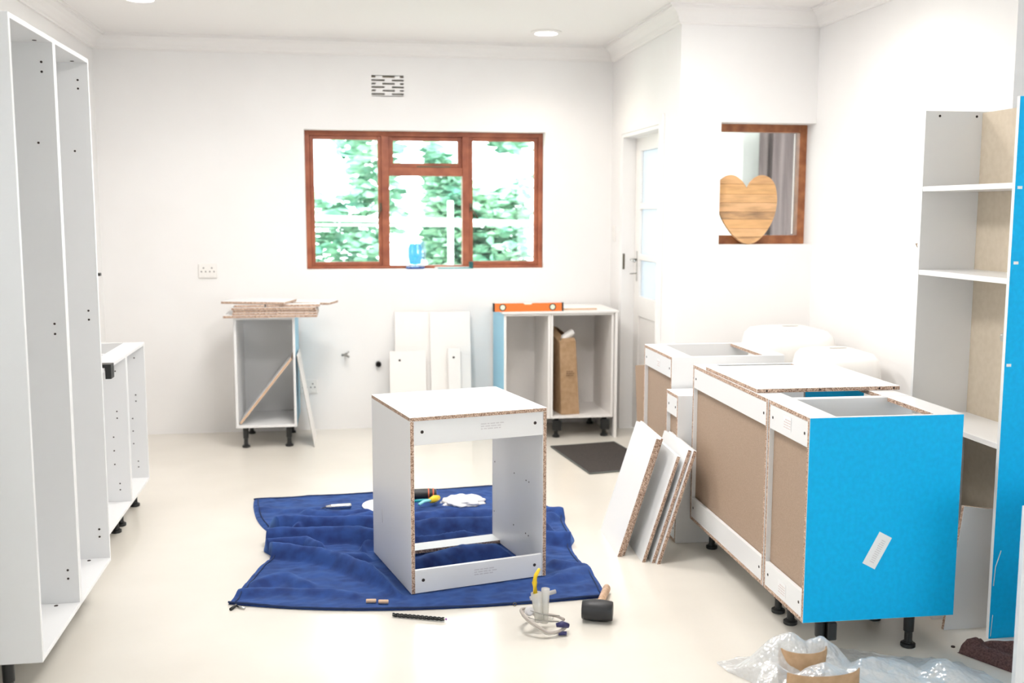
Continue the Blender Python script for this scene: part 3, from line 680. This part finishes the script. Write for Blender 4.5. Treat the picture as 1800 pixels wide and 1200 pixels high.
# ================================================================= CLOTH
def interp(p, t):
    n = len(p)-1; f = min(max(t, 0), .9999)*n; i = int(f); f -= i
    p0 = Vector(p[max(i-1, 0)]); p1 = Vector(p[i]); p2 = Vector(p[i+1]); p3 = Vector(p[min(i+2, n)])
    return .5*((2*p1)+(-p0+p2)*f+(2*p0-5*p1+4*p2-p3)*f*f+(-p0+3*p1-3*p2+p3)*f**3)
LEFT = [(-.475, 4.13), (-.435, 4.33), (-.385, 4.56), (-.345, 4.68), (-.385, 4.78), (-.375, 4.90), (-.335, 5.0), (-.40, 5.10), (-.455, 5.28), (-.49, 5.50), (-.50, 5.645)]
RIGHT = [(1.02, 3.975), (1.03, 4.20), (1.01, 4.45), (1.015, 4.62), (1.05, 4.72), (1.06, 4.86), (1.065, 5.0), (1.085, 5.12), (1.05, 5.25), (.98, 5.45), (.82, 5.735)]
FOLDS = [([(-.40, 5.0), (-.30, 5.04), (-.2, 5.02), (-.05, 5.0), (.12, 4.97)], .040, .045), ([(-.28, 5.1), (-.22, 5.03), (-.24, 4.98)], .03, .03),
         ([(-.36, 4.86), (-.2, 4.86), (0, 4.84), (.13, 4.80)], .035, .035), ([(-.38, 4.74), (-.2, 4.76), (-.14, 4.68)], .03, .028), ([(-.33, 4.70), (-.14, 4.60), (.06, 4.38), (.22, 4.13)], .030, .035),
         ([(.18, 5.08), (.45, 5.16), (.74, 5.16), (1.06, 5.12)], .022, .045), ([(.15, 4.86), (.4, 4.93), (.75, 4.93), (.9, 4.86)], .032, .05),
         ([(.1, 4.72), (.4, 4.74), (.55, 4.80), (.62, 4.78)], .03, .03), ([(.86, 4.72), (.95, 4.66), (1.02, 4.63)], .028, .035), ([(.9, 5.0), (1.0, 5.06)], .018, .04), ([(.9, 4.38), (1.0, 4.3)], .012, .03), ([(-.42, 4.22), (-.2, 4.2), (0, 4.12)], .009, .03), ([(-.45, 5.45), (-.3, 5.38), (-.15, 5.4)], .008, .03), ([(-.2, 5.33), (.0, 5.27), (.1, 5.28)], .012, .03),
         ([(-.25, 5.16), (-.1, 5.14), (.1, 5.2)], .016, .03), ([(-.36, 4.30), (-.25, 4.36), (-.18, 4.28)], .014, .035), ([(.86, 4.2), (1.0, 4.28)], .012, .05), ([(-.05, 4.6), (.1, 4.6)], .014, .03),
         ([(.24, 4.35), (.5, 4.52), (.7, 4.5)], .030, .05), ([(.3, 4.26), (.55, 4.35)], .022, .04)]
def segd(p, a, b):
    ab = b-a; t = max(0, min(1, (p-a).dot(ab)/ab.length_squared)); return (p-(a+ab*t)).length
ca, sa = math.cos(CA), math.sin(CA)
def inside_clamp(x, y):
    """distance (m) to the nearest bottom edge of the carcass"""
    dx, dy = x-.244, y-4.091; u = dx*ca+dy*sa; v = -dx*sa+dy*ca
    P = Vector((u, v)); best = 9
    for a, b in (((0, 0), (0, D_)), ((W_, 0), (W_, D_)), ((0, .01), (W_, .01)), ((0, D_-.1), (W_, D_-.1)), ((0, D_-.05), (W_, D_-.05)), ((0, D_), (W_, D_))):
        best = min(best, segd(P, Vector(a), Vector(b)))
    return best
def rugpt(u, v):
    a = interp(LEFT, v); b = interp(RIGHT, v); p = a+(b-a)*u
    p.y -= .11*4*u*(1-u)*(1-v)**3*(1.15-.5*u)
    return p
def rugh(x, y):
    P = Vector((x, y)); h = .006
    wx = noise.noise(Vector((x*4, y*4, 1)))*.025; P2 = P+Vector((wx, noise.noise(Vector((x*4, y*4, 5)))*.03))
    for pts, hh, ww in FOLDS:
        d = min(segd(P2, Vector(a), Vector(b)) for a, b in zip(pts, pts[1:]))
        if d < ww*1.6: h = max(h, .006+hh*2.0*max(0, math.cos(min(d/ww*1.0, math.pi/2)))**1.3)
    h += .006*noise.noise(Vector((x*8, y*16, 2)))+.0032*noise.noise(Vector((x*26, y*40, 7)))+.003
    c = inside_clamp(x, y)
    if c < .09: h = min(h, .0105+max(0, c-.03)*.9)
    return max(h, .004)
bm = bmesh.new(); NU, NV = 230, 230; G = []
for j_ in range(NV+1):
    row = []
    for i_ in range(NU+1):
        p = rugpt(i_/NU, j_/NV); e_ = min(i_, NU-i_, j_, NV-j_)
        h = rugh(p.x, p.y)
        if e_ == 0: h = .001
        elif e_ < 3: h = max(.008, h)
        row.append(bm.verts.new((p.x, p.y, h)))
    G.append(row)
for j_ in range(NV):
    for i_ in range(NU): bm.faces.new((G[j_][i_], G[j_][i_+1], G[j_+1][i_+1], G[j_+1][i_]))
rug = fin(bm, 'floor_cloth', M['rug'], None, True); tag(rug, 'crumpled navy blue fleece cloth spread on the floor under the cabinet carcass', 'cloth')
def edge_tube(name, fn, r):
    pts = [fn(i/60) for i in range(61)]
    return tube(name, pts, r, mat('navy_hem', (.012, .03, .10), .9), rug, 8)
def rp(u, v, dz=.004): p = rugpt(u, v); return (p.x, p.y, min(rugh(p.x, p.y), .03)*.7+dz)
edge_tube('hem', lambda t: rp(t, .0005), .004); edge_tube('hem', lambda t: rp(.018, t, .006), .0025); edge_tube('hem', lambda t: rp(.985, t, .006), .0025); edge_tube('hem', lambda t: rp(t, .999), .005)
# ================================================================= THINGS ON AND AROUND THE CLOTH
def rz_(x, y): return rugh(x, y)
kn = empty('utility_knife', (-.145, 5.375, .012), .12, 'silver utility knife lying on the blue cloth left of the carcass', 'knife')
tube('knife_body', [(.03, 0, .014), (.06, 0, .014), (.15, 0, .014), (.16, 0, .014)], .013, M['steel'], kn, 12, rads=[.009, .013, .013, .011]); prism('blade', [(.0, .010), (.035, .008), (.035, .020)], -.001, .001, M['dull'], kn)
pp_ = tag(lathe('paper_scrap', [(0, .0), (.1, 0), (.1, .002), (0, .003)], M['paper'], None, 20, (.17, 5.42, .014)), 'white paper scrap half hidden behind the carcass on the blue cloth', 'paper'); pp_.scale = (1, 1.2, 1)
sd = empty('screwdriver', (.23, 5.50, .042), -.02, 'black handled driver with orange bands lying on the blue cloth', 'screwdriver')
lathe('grip', [(0, 0), (.02, .0), (.026, .02), (.024, .08), (.03, .12), (.031, .2), (.026, .235), (0, .237)], M['rubber'], sd, 18, (0, 0, 0), (0, math.pi/2, 0))
for x in (.19, .215): lathe('orange_band', [(.0314, 0), (.0318, 0), (.0318, .006), (.0314, .006)], mat('orange_band', (.6, .12, .04), .5), sd, 18, (x, 0, 0), (0, math.pi/2, 0))
lathe('shaft', [(0, 0), (.005, 0), (.005, .1), (0, .1)], M['steel'], sd, 10, (-.1, 0, 0), (0, math.pi/2, 0))
pl_ = empty('pliers', (.36, 5.31, .03), .75, 'small pliers with yellow and teal grips lying on the blue cloth', 'pliers')
tube('jaw', [(.085, 0, .012), (.12, .004, .012), (.155, .006, .011)], .012, M['yellow'], pl_, 10, rads=[.014, .02, .014]); tube('grip', [(.0, .0, .01), (.05, .012, .012), (.09, .0, .012)], .008, mat('pale_teal', (.3, .75, .78), .4), pl_, 8); tube('grip', [(.01, .075, .01), (.06, .035, .012), (.09, .0, .012)], .008, M['teal'], pl_, 8)
# white plastic bag
bm = bmesh.new(); bmesh.ops.create_icosphere(bm, subdivisions=4, radius=1)
for v in bm.verts:
    n_ = 1+.28*noise.noise(v.co*2.2)+.14*noise.noise(v.co*6); v.co = Vector((v.co.x*.11*n_, v.co.y*.085*n_, max(v.co.z, -.1)*.035*n_))
bg = tag(fin(bm, 'plastic_bag', M['paper'], None, True), 'crumpled white plastic bag on the blue cloth, seen through the carcass', 'bag'); bg.location = (.60, 5.42, .012)
# dowels
for x, y, r, lb in ((.062, 4.035, -.1, 'short wooden dowel on the front of the blue cloth, left one'), (.11, 4.02, -.18, 'short wooden dowel on front of the blue cloth, right one')):
    tag(lathe('wooden_dowel', [(0, 0), (.007, 0), (.008, .002), (.008, .028), (.007, .03), (0, .03)], M['pine'], None, 12, (x, y, rz_(x, y)+.010), (0, math.pi/2, r)), lb, 'dowel').scale = (1, 1, 1.3)
# black braided cord
cd = empty('braided_cord', (.16, 3.90, 0), 0, 'black braided cord trailing from the front edge of the blue cloth', 'cord')
for ph in (0, 2.1, 4.2):
    tube('strand', [(t*.19, -t*.075+.006*math.sin(t*26+ph), .009+.005*math.cos(t*26+ph)) for t in [i/60 for i in range(61)]], .0030, M['black'], cd, 6)
lathe('bead', [(0, -.005), (.005, 0), (0, .005)], mat('purple_bead', (.25, .05, .3), .4), cd, 8, (.197, -.076, .009))
zp = empty('zip_pull', (-.44, 4.09, 0), 0, 'small metal zip pull at front left corner of the blue cloth', 'zip')
tube('pull_tab', [(0, 0, .006), (.035, -.03, .006)], .004, M['steel'], zp, 8); tube('slider', [(-.02, -.03, .005), (.0, 0, .01)], .006, M['black'], zp, 8)
# mallet
ml = empty('rubber_mallet', (.925, 3.745, 0), -.33, 'black rubber mallet with pale wooden handle on the floor', 'mallet')
lathe('mallet_head', [(0, -.058), (.034, -.058), (.037, -.054), (.041, -.02), (.041, .02), (.037, .054), (.034, .058), (0, .058)], M['rubber'], ml, 24, (0, 0, .041), (0, math.pi/2, 0))
tube('mallet_handle', [(.0, .03, .045), (.005, .15, .033), (.01, .30, .018)], .014, M['handle'], ml, 12, flat=1.2, rads=[.013, .014, .016])
# clamp bundle with clear tubes and yellow nozzle
cl = empty('tube_bundle', (.70, 3.70, 0), 0, 'bundle of clear plastic tubes with yellow nozzle and coiled strap on the floor', 'tube bundle')
tube('clear_tube', [(-.008, 0, .03), (-.02, 0, .14)], .018, M['clearplastic'], cl, 14, rads=[.016, .020]); tube('clear_tube', [(.012, .01, .02), (.018, .012, .15)], .016, M['clearplastic'], cl, 14)
tube('clear_tube', [(-.04, .012, .115), (.06, .03, .13)], .008, M['clearplastic'], cl, 10)
tube('yellow_nozzle', [(-.022, 0, .13), (-.026, 0, .18), (-.02, 0, .21), (-.008, 0, .232)], .011, M['yellow'], cl, 8, rads=[.011, .010, .008, .005])
tube('coiled_strap', [(.085*math.cos(t)+.01, .09*math.sin(t), .02+.05*max(0, -math.cos(t))) for t in [i/40*5.6+.3 for i in range(41)]], .006, mat('dusty_strap', (.45, .40, .36), .5), cl, 8)
tube('coiled_strap', [(.08*math.cos(t)+.008, .083*math.sin(t), .012+.05*max(0, -math.cos(t))) for t in [i/40*5.0+.9 for i in range(41)]], .005, M['clearplastic'], cl, 8)
tube('thin_wire', [(-.055+.12*i/30, -.02-.02*math.sin(i/30*3.1), .085-.03*i/30) for i in range(31)], .0018, M['dull'], cl, 6); tube('thin_wire', [(-.06+.12*i/30, -.025-.02*math.sin(i/30*3.1), .06-.025*i/30) for i in range(31)], .0018, M['dull'], cl, 6)
tube('thin_wire', [(-.1+.006*math.cos(t), 0, .10+.006*math.sin(t)) for t in [i/12*6.3 for i in range(13)]], .0014, M['brass'], cl, 6)
tube('navy_clip', [(.045, -.06, .035), (.065, -.065, .04), (.09, -.06, .03)], .012, M['navy'], cl, 8, rads=[.008, .013, .009]); tube('navy_clip', [(.05, -.075, .010), (.08, -.08, .01)], .008, M['navy'], cl, 8)
lathe('valve_knob', [(0, 0), (.016, 0), (.018, .01), (.012, .018), (0, .018)], M['ink'], cl, 14, (-.05, -.01, .075), (1.2, .4, 0))
# mat
mm = empty('door_mat', (1.33, 6.69, 0), 0, 'dark brown rectangular door mat on floor near glazed door', 'mat')
bm = bmesh.new(); qa = [(0, 0), (.436, .074), (.53, -.66), (.088, -.737)]
f = bm.faces.new([bm.verts.new((x, y, .001)) for x, y in qa]); r = bmesh.ops.extrude_face_region(bm, geom=[f]); bmesh.ops.translate(bm, verts=[v for v in r['geom'] if isinstance(v, bmesh.types.BMVert)], vec=(0, 0, .007)); bmesh.ops.recalc_face_normals(bm, faces=bm.faces)
fin(bm, 'mat_pile', M['mat'], mm)
qe = [(x*1.0+(-.006 if i in (0, 3) else .006), y+(-.006 if i > 1 else .006)) for i, (x, y) in enumerate(qa)]
for i in range(4): tube('mat_edge', [(*qe[i], .005), (*qe[(i+1) % 4], .005)], .0045, mat('mat_binding', (.12, .13, .12), .8), mm, 6)
# bubble wrap
def wraph(x, y):
    c = Vector((1.56, 3.14)); h = .0
    for (cx, cy_, hh, rx, ry) in ((1.43, 3.17, .15, .13, .09), (1.54, 3.16, .13, .12, .09), (1.33, 3.07, .09, .10, .09), (1.48, 2.98, .12, .17, .10), (1.72, 3.10, .075, .16, .10), (1.93, 3.05, .07, .12, .10)):
        h = max(h, hh*math.exp(-(((x-cx)/rx)**2+((y-cy_)/ry)**2)*1.3))
    h += .034*noise.noise(Vector((x*10, y*10, 1)))*min(1, h*12)+.009*noise.noise(Vector((x*28, y*28, 4)))
    return max(h, 0)+.005
WP = [(1.24, 3.30), (1.36, 3.34), (1.47, 3.36), (1.60, 3.40), (1.74, 3.35), (1.86, 3.27), (2.0, 3.22), (2.09, 3.12), (2.1, 2.98), (1.9, 2.84), (1.6, 2.8), (1.33, 2.85), (1.26, 3.0), (1.30, 3.12)]
cen = Vector((1.66, 3.08)); bm = bmesh.new(); rings = []
NR, NS = 46, 168
for s_ in range(NS):
    pass
def wp(t):
    n = len(WP); f = t*n; i = int(f) % n; f -= int(f); p = [Vector(WP[(i+k_-1) % n]) for k_ in range(4)]
    return .5*((2*p[1])+(-p[0]+p[2])*f+(2*p[0]-5*p[1]+4*p[2]-p[3])*f*f+(-p[0]+3*p[1]-3*p[2]+p[3])*f**3)
for r_ in range(1, NR+1):
    ring = []
    for s_ in range(NS):
        p = wp(s_/NS); p = cen+(p-cen)*(r_/NR)*(1+.012*math.sin(s_*.9)*(r_/NR))
        ring.append(bm.verts.new((p.x, p.y, wraph(p.x, p.y) if r_ < NR else .003)))
    rings.append(ring)
c0 = bm.verts.new((cen.x, cen.y, wraph(*cen)))
for s_ in range(NS): bm.faces.new((c0, rings[0][s_], rings[0][(s_+1) % NS]))
for a, b in zip(rings, rings[1:]):
    for s_ in range(NS): bm.faces.new((a[s_], b[s_], b[(s_+1) % NS], a[(s_+1) % NS]))
bmesh.ops.recalc_face_normals(bm, faces=bm.faces)
tag(fin(bm, 'bubble_wrap', M['wrap'], None, True), 'heap of clear bubble wrap on floor in front of the blue-sided cabinet', 'bubble wrap')
def cardcurve(x, y, r, w_, h, a0, a1, label, rz=0, tilt=0):
    bm = bmesh.new(); n = 14; vs = []
    for rr in (r, r+.005):
        vs.append([[bm.verts.new((rr*math.cos(a0+(a1-a0)*i/n), rr*math.sin(a0+(a1-a0)*i/n)*w_, z)) for i in range(n+1)] for z in (0, h)])
    for s in (0, 1):
        for i in range(n): bm.faces.new((vs[s][0][i], vs[s][0][i+1], vs[s][1][i+1], vs[s][1][i]))
    for z in (0, 1):
        for i in range(n): bm.faces.new((vs[0][z][i], vs[0][z][i+1], vs[1][z][i+1], vs[1][z][i]))
    for i in (0, n): bm.faces.new((vs[0][0][i], vs[0][1][i], vs[1][1][i], vs[1][0][i]))
    bmesh.ops.recalc_face_normals(bm, faces=bm.faces)
    o = tag(fin(bm, 'cardboard_scrap', M['card'], None, True), label, 'cardboard'); o.location = (x, y, .004); o.rotation_euler = (tilt, 0, rz); return o
cardcurve(1.475, 3.145, .075, .8, .112, 2.6, 6.1, 'curled cardboard scrap inside the bubble wrap, farther piece')
cardcurve(1.455, 2.965, .12, .5, .118, 3.4, 6.0, 'curled cardboard scrap at the bottom edge in front of bubble wrap')
# towel
tl = bmesh.new(); n1, n2 = 60, 40; g_ = []
for j_ in range(n2+1):
    row = []
    for i_ in range(n1+1):
        u = i_/n1; v = j_/n2
        x = 2.108+u*.5+.07*(1-v)*0; y = 3.265-v*.285+.02*math.sin(u*7)-.0*u
        x += v*.02
        # rolled edge along the left/front
        edge = max(0, 1-u*9); h = .008+.035*math.sin(min(1, u*7)*math.pi)**.6*(u < .1429)+.02*max(0, 1-abs(v-.1)*9)*(u > .05)+.012*math.sin(v*9+u*3)**2*(u > .12)
        h += .004*noise.noise(Vector((x*30, y*30, 0)))
        if i_ in (0, n1) or j_ in (0, n2): h = .001
        row.append(tl.verts.new((x+(v)*.12, y, max(.001, h))))
    g_.append(row)
for j_ in range(n2):
    for i_ in range(n1): tl.faces.new((g_[j_][i_], g_[j_][i_+1], g_[j_+1][i_+1], g_[j_+1][i_]))
bmesh.ops.recalc_face_normals(tl, faces=tl.faces)
tag(fin(tl, 'towel', M['towel'], None, True), 'folded dark brown towel on floor in the bottom right corner', 'towel')
disc('floor_plug', .007, (2.122, 3.312, .002), 'z', None, M['dark'], .004); tag(bpy.data.objects['floor_plug'], 'tiny dark plug lying on the floor by the towel', 'plug')
